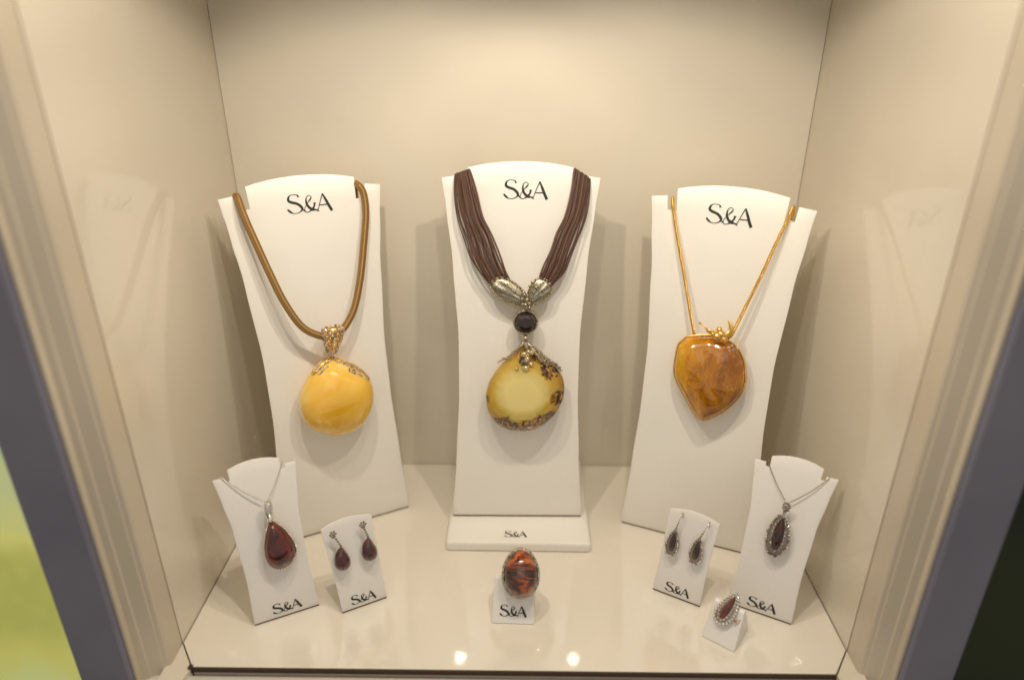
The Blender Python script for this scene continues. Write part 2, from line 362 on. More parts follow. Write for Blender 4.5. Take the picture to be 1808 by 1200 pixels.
# spotlights above
for i, (x, y, k) in enumerate(LAMPS):
    t = empty('spotlight', ['small recessed spotlight in the case ceiling, left of the middle one', 'small dim recessed spotlight in the middle of the case ceiling', 'small recessed spotlight in the case ceiling, right of the middle one'][i], 'spotlight', (x, y, CEIL), group='recessed spotlights')
    bm = B(); a = [(.012, -.010), (.0165, -.010), (.0185, -.006), (.0185, 0), (.012, -.0005)]
    ringsv = [[bm.verts.new((r*math.cos(q), r*math.sin(q), z)) for r, z in a] for q in [2*math.pi*j/32 for j in range(32)]]
    for j in range(32):
        for q in range(4): bm.faces.new((ringsv[j][q], ringsv[(j+1) % 32][q], ringsv[(j+1) % 32][q+1], ringsv[j][q+1]))
    obj('bezel', bm, M_silver, t)
    ld = bpy.data.lights.new('lamp', 'SPOT'); ld.energy = LAMP_W*k; ld.color = LAMP_C; ld.spot_size = R(107); ld.spot_blend = .30; ld.shadow_soft_size = .007
    lo = bpy.data.objects.new('lamp', ld); C.objects.link(lo); lo.parent = t; lo.location = (0, 0, -.012); lo.rotation_euler = (R(10.5), 0, 0)

# the room beyond the case
m = mat("printed green and blue panel", (.3, .35, .1), .6)
co = coords(m); s_ = N(m, 'ShaderNodeSeparateXYZ'); L(m, co, s_.inputs[0])
nz = N(m, 'ShaderNodeTexNoise', Scale=6, Detail=2); L(m, co, nz.inputs['Vector'])
mr = N(m, 'ShaderNodeMapRange'); mr.inputs['From Min'].default_value = -.75; mr.inputs['From Max'].default_value = .10; L(m, s_.outputs[2], mr.inputs['Value'])
ad = N(m, 'ShaderNodeMath', operation='MULTIPLY_ADD'); L(m, nz.outputs['Fac'], ad.inputs[0]); ad.inputs[1].default_value = .6; L(m, mr.outputs[0], ad.inputs[2])
cr = ramp(m, ad.outputs[0], [(.25, (.40, .48, .22)), (.50, (.44, .42, .11)), (.68, (.34, .34, .08)), (.82, (.50, .47, .14)), (.98, (.34, .42, .26)), (1.0, (.36, .46, .40))])
L(m, cr, P_(m).inputs['Base Color']); L(m, cr, P_(m).inputs['Emission Color']); P_(m).inputs['Emission Strength'].default_value = .75  # emission added to keep the panel bright; it is no lamp
bm = B(); box(bm, -1.5, -.42, .90, .93, -1.1, .8)
o = obj('backdrop_panel', bm, m, smooth=False); o['label'] = 'blurred blue, yellow and green backdrop panel beyond the left post'; o['category'] = 'backdrop panel'
m = mat("dark green cloth", (.012, .016, .009), .8)
L(m, noise_ramp(m, 2.5, [(.35, (.018, .022, .014)), (.65, (.038, .050, .020))], 1), P_(m).inputs['Base Color'])
bm = B(); box(bm, .42, 1.6, .90, .93, -1.1, .8)
o = obj('dark_panel', bm, m, smooth=False); o['label'] = 'blurred dark green panel beyond the right post'; o['category'] = 'panel'
m = wallmat("grey carpet", (.10, .10, .10), .8, 0, .3)
bm = B(); box(bm, -4, 4, -3, 3, -1.15, -1.1); struct('room_floor', bm, m)

# ------------------------------------------------------------------ stands
class Stand:
    def __init__(s, base, e, h, lean, pw=1.6, skew=0):
        s.base = Vector(base); s.rz = math.atan2(e[1], e[0]); s.h, s.lean, s.pw, s.skew = h, lean, pw, skew
        s.W = Matrix.Translation(s.base) @ Matrix.Rotation(s.rz, 4, 'Z')
    def b(s, z): return s.lean*(max(z, 0)/s.h)**s.pw
    def pt(s, x, z, off=0): return Vector((x, s.b(z)-off, z))           # off: distance in front of the card
    def frame(s, x, z, off):                                            # tangent frame: X right, Y up the card, Z out of it
        db = s.lean*s.pw/s.h*(max(z, 1e-5)/s.h)**(s.pw-1)
        ty = Vector((0, db, 1)).normalized(); tx = Vector((1, 0, 0)); tz = tx.cross(ty)
        m = Matrix((tx, ty, tz)).transposed().to_4x4(); m.translation = s.pt(x, z, off); return m
    def card(s, half, ztop, top, nx, m, root, nz=26, x_off=0, th=.0022, z0=.0015):
        """half(z): half width; top: list of (fraction x0, x1, height(x)) strips above ztop"""
        bm = B(); fr = nx; rows = []
        for j in range(nz+1):
            z = z0+(ztop-z0)*j/nz; hw = half(z); rows.append([bm.verts.new(s.pt(f*hw + s.skew*z/s.h, z)) for f in fr])
        for j in range(nz):
            for i in range(len(fr)-1): bm.faces.new((rows[j][i], rows[j][i+1], rows[j+1][i+1], rows[j+1][i]))
        hw = half(ztop)
        for a, b_, fn in top:
            ids = [i for i, f in enumerate(fr) if a-1e-6 <= f <= b_+1e-6]
            up = []
            for i in ids:
                z = fn(fr[i]); up.append(bm.verts.new(s.pt(fr[i]*half(z) + s.skew*z/s.h, z)))
            for k, i in enumerate(ids[:-1]): bm.faces.new((rows[-1][i], rows[-1][i+1], up[k+1], up[k]))
        for f in list(bm.faces): f.normal_update()
        o = obj('card', bm, m, root)
        for p in o.data.polygons: p.use_smooth = True
        so = o.modifiers.new('thickness', 'SOLIDIFY'); so.thickness = th; so.offset = -1
        be = o.modifiers.new('bevel', 'BEVEL'); be.width = .0004; be.segments = 2; be.limit_method = 'ANGLE'; be.angle_limit = R(40)
        return o
    def foot(s, m, root, hw, depth, zb, edge=None):
        bm = B(); box(bm, -hw, hw, .004, depth, .0002, .0022); obj('foot', bm, m, root, smooth=False, bevel=.0004)
        bm = B(); we = edge or hw; box(bm, -we, we, .0003, .0016, .0001, .0015); obj('gap_shade', bm, M_gapshade, root, smooth=False)  # dark strip in the gap under the card, painted contact shade
        z1 = zb; bm = B(); r = .0012
        a = Vector((0, depth-.004, .0022)); b_ = Vector((0, s.b(z1)+.003, z1))
        w2 = hw*.35
        vs = []
        for sx in (-w2, w2):
            for p in (a, b_):
                vs += [bm.verts.new(p+Vector((sx, -r, 0))), bm.verts.new(p+Vector((sx, r, 0)))]
        for f in ((0, 1, 3, 2), (4, 6, 7, 5), (0, 2, 6, 4), (1, 5, 7, 3), (0, 4, 5, 1), (2, 3, 7, 6)): bm.faces.new([vs[i] for i in f])
        bmesh.ops.recalc_face_normals(bm, faces=bm.faces)
        obj('strut', bm, m, root, smooth=False)
def interp(tab, z):
    if z <= tab[0][0]: return tab[0][1]
    for (a, x), (b_, y) in zip(tab, tab[1:]):
        if z <= b_:
            t = (z-a)/(b_-a); t2 = t*t*(3-2*t)*.5 + t*.5; return x+(y-x)*t2
    return tab[-1][1]
BUST = [(0, .0592), (.066, .0545), (.12, .0518), (.17, .0518), (.235, .0565), (.275, .0615), (.302, .0655)]
BN = [-1, -.92, -.86, -.79, -.67, -.66, -.55, -.4, -.25, -.12, 0, .12, .25, .4, .55, .66, .67, .79, .86, .92, 1]
def bust_top(dz=0):
    sh = lambda f: .3005 + (1-abs(f))*.008 + dz
    neck = lambda f: .3080 + .0052*(1-(abs(f)/.68)**2.2) + dz
    return [(-1, -.79, sh), (-.67, .67, neck), (.79, 1, sh)]
G_B = 'large white necklace busts'
def bust(base, e, lean, label, skew=0, dz=0):
    s = Stand(base, e, .3, lean, skew=skew)
    r = empty('necklace_bust', label, 'display bust', s.base, s.rz, G_B)
    s.card(lambda z: interp(BUST, z), .291+dz, bust_top(dz), BN, M_card, r, nz=30)
    s.foot(M_card, r, .050, .040, .12, .0588)
    obj('lettering', logo_bm(lambda x, z, o_: s.pt(x+skew*z/s.h, z, o_), .004 if dz == 0 else .0005, .2915+dz, .0375), M_ink, r, smooth=False)
    s.root = r; return s
LB = bust((-.155, .5258, 0), (.891, .454), .052, 'tall white bust card at the left, turned inward, carrying the opaque yellow pendant', skew=.004)
CB = bust((.002, .5274, .0104), (1, .007), .055, 'tall white bust card in the middle on a plinth, carrying brown cords', skew=.002)
RB = bust((.1547, .5107, 0), (.9272, -.3746), .058, 'tall white bust card at the right, turned inward, carrying the cognac amber pendant', skew=-.0035, dz=-.0055)
# plinth under the middle bust
t = empty('plinth', 'low white plinth with small black lettering under the middle bust', 'plinth', (.003, .555, 0))
bm = B(); prism(bm, [(-.0635, -.0635), (.0645, -.0640), (.0645, .068), (-.0635, .068)], .0002, .0100); obj('slab', bm, M_card, t, smooth=False, bevel=.0022)
def flat_fn(x, z, off): return Vector((x, z, .0100+off))
obj('lettering', logo_bm(flat_fn, -.0020, -.0520, .0205), M_ink, t, smooth=False)

SMALL = [(0, .0248), (.04, .0232), (.08, .0245), (.1, .0275), (.118, .0305)]
SN = [-1, -.85, -.72, -.64, -.62, -.4, -.2, 0, .2, .4, .62, .64, .72, .85, 1]
def small_bust(base, e, lean, label, skew, card=M_card2, hk=1):
    s = Stand(base, e, .116, lean, skew=skew)
    r = empty('small_necklace_stand', label, 'jewellery stand', s.base, s.rz, 'small white necklace stands')
    sh = lambda f: .1165
    neck = lambda f: .1212 + .0032*(1-(abs(f)/.62)**2)
    s.card(lambda z: interp(SMALL, z), .1135, [(-1, -.72, sh), (-.62, .62, neck), (.72, 1, sh)], SN, card, r, nz=20, th=.0016)
    s.foot(card, r, .021, .026, .05, .0246)
    obj('lettering', logo_bm(lambda x, z, o_: s.pt(x+skew*z/s.h, z, o_), .001, .0098, .0225), M_ink, r, smooth=False)
    s.root = r; return s
LS = small_bust((-.1784, .4155, 0), (.8973, .4415), .035, 'small white stand at the front left, holding the dark red teardrop pendant', -.004)
RS = small_bust((.1944, .4226, 0), (.8926, -.4509), .037, 'small white stand at the front right, holding the pendant framed in rhinestones', .005)
def ear_stand(base, e, lean, hw0, hw1, label, skew):
    s = Stand(base, e, .07, lean, pw=1.4, skew=skew)
    r = empty('earring_stand', label, 'jewellery stand', s.base, s.rz, 'small white earring stands')
    NX = [-1, -.75, -.5, -.25, 0, .25, .5, .75, 1]
    s.card(lambda z: hw0+(hw1-hw0)*z/.07 - .0006*math.sin(math.pi*min(z/.07, 1)), .068, [(-1, 1, lambda f: .0705+.0034*(1-f*f))], NX, M_card2, r, nz=16, th=.0014)
    s.foot(M_card2, r, .0165, .022, .03, hw0-.0002)
    obj('lettering', logo_bm(lambda x, z, o_: s.pt(x+skew*z/s.h, z, o_), .0, .0088, .0205), M_ink, r, smooth=False)
    s.root = r; return s
LE = ear_stand((-.1194, .4266, 0), (.8829, .4695), .020, .0183, .0202, 'little white card stand holding the pair of red drop earrings', -.003)
RE = ear_stand((.1321, .4382, 0), (.8746, -.4848), .019, .0198, .0200, 'little white card stand holding the pair of rhinestone-framed earrings', .0022)

# ------------------------------------------------------------------ necklaces
class Neck:
    """a necklace hung on a stand: geometry written in the stand's frame, root at its pendant"""
    def __init__(s, st, name, label, cat, x, z, off):
        s.st = st; s.F = st.frame(x, z, off); s.o = s.F.translation.copy()
        M = st.W @ Matrix.Translation(s.o); s.root = empty(name, label, cat, mtx=M)
        s.sh = s.o
    def add(s, name, bm, m, smooth=True, parent=None, **k): return obj(name, bm, m, parent or s.root, smooth=smooth, shift=s.sh, **k)
    def stone(s, name, outline, front, back, m, F=None, smooth=True, parent=None, label=None, **k):
        """a stone keeps its own tangent frame so that its texture lies in its own plane"""
        bm = B(); inflate(bm, outline, front, back, **k)
        o = obj(name, bm, m, parent or s.root, smooth=smooth, label=label)
        G = (F or s.F).copy(); G.translation -= s.o; o.matrix_local = G; return o
    def on(s, x, y, z=0): return s.F @ Vector((x, y, z))

# --- yellow egg on a golden cord
nk = Neck(LB, 'yellow_amber_necklace', 'thick golden cord with a large opaque butterscotch yellow amber pendant on the left bust', 'necklace', .0021, .1354, .014)
cl = [(-.0485, .286, -.009), (-.0475, .2975, -.006), (-.0470, .3010, .002), (-.0446, .2863, .009), (-.0399, .2671, .012), (-.0343, .2453, .015), (-.0275, .2225, .018), (-.0177, .2023, .020), (-.0060, .1930, .021), (.0045, .1905, .021),
      (.0154, .1934, .019), (.0278, .2069, .015), (.038, .2304, .011), (.0458, .2566, .008), (.0515, .2782, .006), (.0530, .2937, .004), (.0505, .3010, .0025), (.0485, .3005, -.006), (.048, .286, -.009)]
bm = B(); tube(bm, cat_rom([LB.pt(*p) for p in cl], 8), .0030, 14); nk.add('cord', bm, M_goldcord)
EGG = .0235
OUT_Y = mm([(1.3, 34.8), (-10.1, 31.8), (-19.3, 23.6), (-27.4, 11.3), (-30.8, 1.0), (-29.7, -13.6), (-21.8, -25.3), (-6.2, -33.4), (11.2, -33.2), (24.0, -24.5), (31.2, -9.7), (31.8, 6.5), (25.8, 19.1), (12.7, 30.0)])
nk.stone('amber', OUT_Y, EGG, .0125, M_ay, p=2.15, rings=18)
# bail: tapered barrel paved with stones
bm = B()
ax = [nk.on(.0016, .0400, .003), nk.on(.0026, .0470, .005), nk.on(.0040, .0560, .007), nk.on(.0046, .0610, .006)]
tube(bm, cat_rom(ax, 4), .0072, 12, rfun=lambda t: .42+.75*min(1, t*1.5) - .25*max(0, t-.8)*5*.6); bail = nk.add('bail', bm, M_gold)
bm = B(); pts = []
for r_ in range(11):
    t = r_/10; c = cat_rom(ax, 10); c = c[int(t*(len(c)-1))]; rr = .0074*(.42+.75*min(1, t*1.5) - .25*max(0, t-.8)*3)
    for k in range(12):
        q = 2*math.pi*(k+.5*(r_ % 2))/12
        pts.append(c + nk.F.to_3x3() @ Vector((math.cos(q)*rr, 0, math.sin(q)*rr)))
gems(bm, pts, .00135, 1, .0002); nk.add('paved_stones', bm, M_champ, smooth=False, parent=None)
def surf_y(x, y):
    # height of the egg's face above its outline plane
    c = Vector((sum(p[0] for p in OUT_Y)/len(OUT_Y), sum(p[1] for p in OUT_Y)/len(OUT_Y))); v = Vector((x, y))-c
    best = 1e9
    a = math.atan2(v.y, v.x)
    for p in cat_rom([Vector((*q, 0)) for q in OUT_Y], 5, True):
        d = Vector((p.x, p.y))-c; da = abs((math.atan2(d.y, d.x)-a+math.pi) % (2*math.pi)-math.pi)
        if da < best: best = da; rad = d.length
    r = min(v.length/rad, 1); return EGG*(1-r**2.15)**.5
bm = B(); pts = []
for arm, wd in ((mm([(0, 35.5), (-8, 32.6), (-13.5, 28.4), (-17.5, 25.2)]), [2, 3, 3, 1]), (mm([(1, 35.5), (9, 31.0), (17, 26.0), (23.5, 19.4), (28, 12.5)]), [2, 2, 4, 3, 2])):
    path = resample(cat_rom([Vector((*p, 0)) for p in arm], 6), .0019)
    for i, p in enumerate(path):
        n_ = wd[min(int(i/len(path)*len(wd)), len(wd)-1)]
        for k in range(n_):
            q = p.lerp(Vector((0, 5/1000, 0)), (k-.3)*.058); pts.append(nk.on(q.x, q.y, surf_y(q.x, q.y)+.0004))
gems(bm, pts, .00105, 1, .0002); nk.add('stone_cap', bm, M_champ, smooth=False)
bm = B()
for arm in (mm([(0, 35), (-8, 31.9), (-13.5, 27.8), (-17.5, 24.6)]), mm([(1, 35), (9, 30.4), (17, 25.0), (23.5, 18.4), (28, 12)])):
    path = cat_rom([Vector((*p, 0)) for p in arm], 6)
    tube(bm, [nk.on(p.x, p.y, surf_y(p.x, p.y)-.0002) for p in path], .0014, 8)
nk.add('setting', bm, M_gold)

# --- brown strands with clear amber
nk = Neck(CB, 'brown_cord_necklace', 'necklace of many thin brown cords with silver shell clasps, black stone and clear amber pendant', 'necklace', .0057, .1298, .013)
NS = 13
def strands(rows, flip):
    for k in range(NS + 3):
        t = k/(NS-1) if k < NS else -.05-.05*(k-NS)
        loose = k >= NS
        bm = B(); pth = []
        for i, (xo, xi, z0, z1, off) in enumerate(rows):
            x = xo+(xi-xo)*min(max(t, 0), 1); z = z0+(z1-z0)*min(max(t, 0), 1)
            j = math.sin(i*2.1+k*1.7)*.0004
            lay = ((k*5) % 3)*.0008
            if loose:
                w_ = math.sin(math.pi*min(max((i-1)/(len(rows)-2), 0), 1)); x += flip*(-1)*(.0008+.0011*(k-NS))*w_*1.3; z -= .002*w_
            pth.append(CB.pt(x+j, z, off+lay))
        tube(bm, cat_rom(pth, 7), .00084 if not loose else .00055, 6)
        nk.add('strand', bm, M_brown if (k % 4) else M_brown2)
#        x outer, x inner, z outer, z inner, off
strands([(-.0500, -.0420, .284, .284, -.008), (-.0500, -.0415, .298, .2995, -.005), (-.0500, -.0400, .3035, .3065, .001), (-.0495, -.0352, .290, .292, .005), (-.0463, -.0295, .273, .273, .008), (-.0398, -.0215, .2560, .2580, .010),
         (-.0360, -.0152, .2424, .2424, .012), (-.0295, -.0105, .2300, .2310, .013), (-.0225, -.0060, .2200, .2225, .013)], 1)
strands([(.0560, .0480, .284, .284, -.008), (.0565, .0470, .2965, .2995, -.005), (.0572, .0458, .3005, .3075, .001), (.0545, .0430, .288, .292, .005), (.0510, .0385, .2733, .2732, .008), (.0448, .0316, .2570, .2600, .010),
         (.0392, .0264, .2427, .2471, .012), (.0350, .0208, .2300, .2345, .013), (.0265, .0170, .2190, .2235, .013)], -1)
FC = CB.frame(.0053, .2067, .013)
def clasp(outl, fan, beadr, cx):
    F = FC.copy()
    def rib(x, y, r):
        a = math.atan2(y-fan[1], x-fan[0]); return .0007*math.cos(a*26)*(1-r)*min(1, 2*r)
    o = nk.stone('clasp', mm(outl), .0040, .0045, M_oldsilver, F=F, p=2.5, rings=12, fn=rib, n=6)
    bm = B(); path = cat_rom([Vector((x/1000, y/1000, .0012)) for x, y in outl], 8, True)
    for p in resample(path, .0019): ball(bm, p, .0010, 1)
    tube(bm, [p-Vector((0, 0, .0006)) for p in path]+[path[0]-Vector((0, 0, .0006))], .0008, 6)
    rr = obj('scalloped_rim', bm, M_oldsilver, o)
    return o
clasp([(-28.2, 11.7), (-27.3, 16.0), (-21.7, 19.3), (-15.2, 18.9), (-8, 14.8), (-2, 9.5), (2.2, 3.5), (1.5, -3.0), (-3.7, -4.7), (-14.6, -1.0), (-23.0, 4.6)], (.004, -.002), .001, 0)
clasp([(2.6, 4.8), (4.5, 11.2), (8.8, 17.9), (14.8, 19.0), (20.5, 15.3), (22.3, 9.6), (18.3, 2.5), (10.4, -1.8), (4.4, -4.7)], (.001, -.002), .001, 0)
bm = B()
for (x, y) in [(0, 6), (2, 2), (-2, 2.5), (1, -2), (3.5, -1), (-1.5, -1.8), (1, -5), (4, -4.5), (-1, 8), (6.5, 16.5), (4.5, 13.5), (9.5, 12)]:
    ball(bm, FC @ Vector((x/1000, y/1000, .0062)), .0016, 2, rot=rrot())
nk.add('clasp_beads', bm, M_oldsilver)
# black round stone in a bezel
FG = CB.frame(.0064, .1900, .013)
circ = [(10.2*math.cos(2*math.pi*i/16), 10.2*math.sin(2*math.pi*i/16)) for i in range(16)]
o = nk.stone('bezel', mm([(x*1.05, y*1.05) for x, y in circ]), .0030, .004, M_oldsilver, F=FG, p=8, rings=8)
bm = B()
prof = [(.0090, .0030), (.0086, .0045), (.0066, .0062), (.0042, .0068)]; K = 12
rv = [[bm.verts.new((r*math.cos(2*math.pi*(k+.5*(j % 2))/K), r*math.sin(2*math.pi*(k+.5*(j % 2))/K), z)) for k in range(K)] for j, (r, z) in enumerate(prof)]
for j in range(3):
    for k in range(K):
        a, b_, c, d = rv[j][k], rv[j][(k+1) % K], rv[j+1][k], rv[j+1][(k+1) % K]
        if j % 2 == 0: bm.faces.new((a, b_, c)); bm.faces.new((c, b_, d))
        else: bm.faces.new((a, b_, d)); bm.faces.new((a, d, c))
bm.faces.new(rv[-1]); bmesh.ops.recalc_face_normals(bm, faces=bm.faces)
obj('black_stone', bm, M_cab, o, smooth=False)
bm = B(); tube(bm, [Vector((.0096*math.cos(q), .0096*math.sin(q), .0030)) for q in [2*math.pi*i/48 for i in range(49)]], .0008, 6); obj('rim', bm, M_oldsilver, o)
bm = B()
tube(bm, [FG @ Vector(p) for p in [(0, -.0108, -.001), (0, -.0125, 0), (0, -.0140, .0006), (0, -.0155, .001), (0, -.0172, .001)]], .0022, 10, rfun=lambda t: .55+.45*math.sin(math.pi*t)); nk.add('link', bm, M_oldsilver)
bm = B(); ball(bm, FG @ Vector((0, .0128, 0)), .0024, 2); nk.add('link', bm, M_oldsilver)
OUT_C = mm([(-.4, 42.5), (-10.3, 34.6), (-21.3, 23.4), (-30.2, 9.0), (-33.0, -5.3), (-30.2, -19.7), (-20.0, -30.8), (-5.2, -34.9), (12.0, -32.0), (25.8, -20.4), (32.0, -9), (34.2, 2.0), (32.7, 13.3), (25.6, 24.5), (11.1, 35.2)])
nk.stone('amber', OUT_C, .0145, .0105, M_ac, p=3.2, rings=16)
# foliate cap
def leafbranch(pts, r0, step, r1, bm, bmb):
    path = cat_rom([nk.on(x/1000, y/1000, z/1000) for x, y, z in pts], 8)
    tube(bm, path, r0, 8, rfun=lambda t: 1-.65*t)
    for p in resample(path, step): ball(bmb, p + nk.F.to_3x3() @ Vector((random.uniform(-1, 1)*.001, random.uniform(-1, 1)*.001, .0009)), r1*random.uniform(.6, 1.2), 1, rot=rrot())
bm = B(); bb = B()
leafbranch([(-1, 44.5, 6), (-8, 38.5, 7), (-14, 33.0, 6.5), (-22.6, 27.4, 3)], .0014, .0018, .0009, bm, bb)
leafbranch([(1.5, 44.5, 6), (9, 40.0, 8), (17, 33.5, 8), (24, 27.5, 6), (31, 20.8, 3)], .0018, .0016, .0012, bm, bb)
leafbranch([(1, 44, 6), (3, 36, 10), (-1, 30, 12.5)], .0020, .0016, .0012, bm, bb)
leafbranch([(6, 42, 8), (12, 33, 10.5), (20, 26.5, 9)], .0016, .0016, .0013, bm, bb)
cap = nk.add('branch_cap', bm, M_oldsilver); nk.add('cap_beads', bb, M_oldsilver, smooth=False)
bm = B(); ball(bm, nk.on(.0008, .0262, .0135), .0032, 3, (1.1, .95, .7)); ball(bm, nk.on(.0052, .0290, .0125), .0022, 2); ball(bm, nk.on(-.0065, .0255, .0135), .0016, 2)
for x, y, r_ in [(-.5, 37, 2.6), (5.5, 38.5, 2.4), (2, 33, 2.4)]: ball(bm, nk.on(x/1000, y/1000, .0115), r_/1000, 2)
nk.add('gold_drops', bm, metal("pale gold", (.88, .74, .42), .14, bs=.15))

# --- cognac amber on rope chain
nk = Neck(RB, 'cognac_amber_necklace', 'gold rope chain with a large cognac brown heart-shaped amber pendant on the right bust', 'necklace', .0021, .1615, .013)
def rope(pts, r, pitch, rt, name='chain'):
    path = resample(cat_rom(pts, 8), .0005); bm = B(); up = Vector((0, -1, 0))
    for ph in (0, math.pi):
        hel = []
        for i, p in enumerate(path):
            t = (path[min(i+1, len(path)-1)]-path[max(i-1, 0)]).normalized(); a = (up-t*up.dot(t)).normalized(); b_ = t.cross(a)
            q = 2*math.pi*i*.0005/pitch+ph; hel.append(p+(a*math.cos(q)+b_*math.sin(q))*r)
        tube(bm, hel, rt, 5)
    nk.add(name, bm, M_gold)
rope([RB.pt(*p) for p in [(-.0505, .285, -.008), (-.0505, .2925, -.004), (-.0500, .2945, .002), (-.0460, .2820, .005), (-.0419, .2702, .007), (-.0312, .2412, .010), (-.0211, .2121, .013), (-.0150, .1940, .013)]], .00070, .0040, .00085)
rope([RB.pt(*p) for p in [(.0440, .285, -.008), (.0440, .2935, -.004), (.0430, .2955, .002), (.0390, .2810, .005), (.0355, .2698, .007), (.0277, .2420, .010), (.0194, .2158, .013), (.0135, .1960, .013)]], .00070, .0040, .00085)
OUT_R = mm([(-25.0, 26.6), (-20.8, 30.6), (-6.4, 34.0), (2.9, 33.6), (13.8, 30.6), (21.2, 23.1), (25.8, 12.0), (27.3, -2.0), (23.9, -13.3), (15.4, -25.3), (5.0, -34.3), (-.6, -36.9), (-6.0, -34.2), (-16.8, -20.5), (-27.6, -3.3), (-29.0, 14.2), (-28.0, 22.6)])
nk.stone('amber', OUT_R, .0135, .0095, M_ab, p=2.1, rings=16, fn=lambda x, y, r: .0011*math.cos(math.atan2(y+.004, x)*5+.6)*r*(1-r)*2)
bm = B(); path = cat_rom([Vector((*p, 0)) for p in grow(OUT_R, .0006)], 8, True)
tube(bm, [nk.on(p.x, p.y, -.001) for p in path+[path[0]]], .0010, 8); nk.add('bezel', bm, M_gold)
bm = B()
for p in resample(path, .0016): ball(bm, nk.on(p.x, p.y, .0004), .00062, 1)
nk.add('milgrain_beads', bm, M_gold)
# gold flower bud with leaves and curling stem
bm = B()
for x, y, z, r_, s_ in [(1.5, 37.0, 8, 4.2, (1, 1.1, .9)), (4.5, 38.5, 8, 3.4, (1, 1, 1)), (-1.5, 38.5, 7, 2.8, (1, 1.2, .8)), (6.8, 35.0, 7.5, 3.4, (1, .9, .9)), (2.5, 42.0, 7, 2.6, (.9, 1, .9))]:
    ball(bm, nk.on(x/1000, y/1000, z/1000), r_/1000, 3, s_)
nk.add('bud', bm, M_gold)
def leaf(pts, wd):
    bm = B(); tube(bm, cat_rom([nk.on(x/1000, y/1000, z/1000) for x, y, z in pts], 8), wd, 10, rfun=lambda t: .25+math.sin(math.pi*min(t*1.05, 1))*.9, flat=.5); nk.add('leaf', bm, M_gold)
leaf([(8.5, 33, 7), (11.5, 40, 7), (10.8, 46, 6.5), (7.8, 50.5, 6)], .0019)
leaf([(5.5, 33, 7), (8.5, 38, 8), (11, 43.5, 7)], .0017)
leaf([(0, 37, 7), (-5.0, 39.5, 7), (-8.5, 41.0, 6)], .0016)
bm = B(); tube(bm, cat_rom([nk.on(x/1000, y/1000, z/1000) for x, y, z in [(-1, 37, 7), (-6, 39, 7), (-9.5, 42.2, 6), (-13.2, 44.4, 5)]], 8), .0005, 6); ball(bm, nk.on(-.0134, .0446, .005), .0011, 2); nk.add('stem', bm, M_gold)
bm = B()
pts = []
for (x, y) in [(2, 31), (5, 29), (8.5, 28), (12, 28.5), (15, 27), (17.5, 26.5), (9, 25), (11, 23.8), (-3, 34.5), (-7, 34), (-11, 33), (1, 35), (14, 31), (18, 28.6)]:
    pts.append(nk.on(x/1000, y/1000, .0062))
gems(bm, pts, .0011, 1, .0005); nk.add('diamonds', bm, M_champ, smooth=False)

# --- small pendants
def beadchain(nk_, st, pts, step, r, m=M_silver, name='chain'):
    bm = B()
    for i, p in enumerate(resample(cat_rom([st.pt(*q) for q in pts], 8), step)): ball(bm, p, r, 1, rot=rrot())
    tube(bm, cat_rom([st.pt(*q) for q in pts], 6), r*.45, 5)
    nk_.add(name, bm, m)
nk = Neck(LS, 'red_teardrop_necklace', 'fine silver chain with a dark cherry red teardrop pendant on the front left stand', 'necklace', .0027, .066, .007)
beadchain(nk, LS, [(-.0265, .110, -.005), (-.0275, .1165, -.002), (-.0275, .1172, .001), (-.0147, .1058, .0035), (-.0026, .0968, .0045)], .00135, .00062)
beadchain(nk, LS, [(.0150, .110, -.005), (.0158, .1160, -.002), (.0158, .1172, .001), (.0079, .1055, .0035), (.0010, .0968, .0045)], .00135, .00055)
OUT = mm([(-2.6, 18.0), (1.2, 15.0), (6.0, 8.0), (10.2, -2.0), (10.4, -10.6), (5.2, -17.5), (-2.2, -19.2), (-8.5, -14.6), (-10.6, -5.6), (-8.9, 4.4), (-5.6, 13.4)])
nk.stone('amber', OUT, .0078, .005, M_red, p=2.3, rings=12)
bm = B(); path = cat_rom([Vector((*p, 0)) for p in grow(OUT, .0004)], 8, True)
tube(bm, [nk.on(p.x, p.y, -.0008) for p in path+[path[0]]], .0009, 6)
path = cat_rom([Vector((*p, 0)) for p in grow(OUT, .0009)], 8, True)
for p in resample(path, .0021): ball(bm, nk.on(p.x, p.y, .0008), .0009, 2)
nk.add('beaded_bezel', bm, metal("warm silver", (.72, .62, .54), .25))
bm = B(); tube(bm, [nk.on(x/1000, y/1000, z/1000) for x, y, z in [(-3.0, 18, 1), (-3.0, 22, 2), (-2.8, 28, 3), (-2.6, 32, 3), (-2.4, 35, 2)]], .0030, 10, rfun=lambda t: .5+.6*math.sin(math.pi*min(1, t*.75+.12))); nk.add('bail', bm, M_silver)
bm = B(); gems(bm, [nk.on((-2.8+dx)/1000, y/1000, .0052-abs(dx)*.0006) for y in range(20, 36, 2) for dx in (-1.9, 0, 1.9)], .00095, 1, .0002); nk.add('stones', bm, M_stone, smooth=False)
bm = B(); ball(bm, nk.on(-.0022, .0152, .0052), .0011, 2, (.7, 2.0, .6)); nk.add('prong', bm, M_silver)

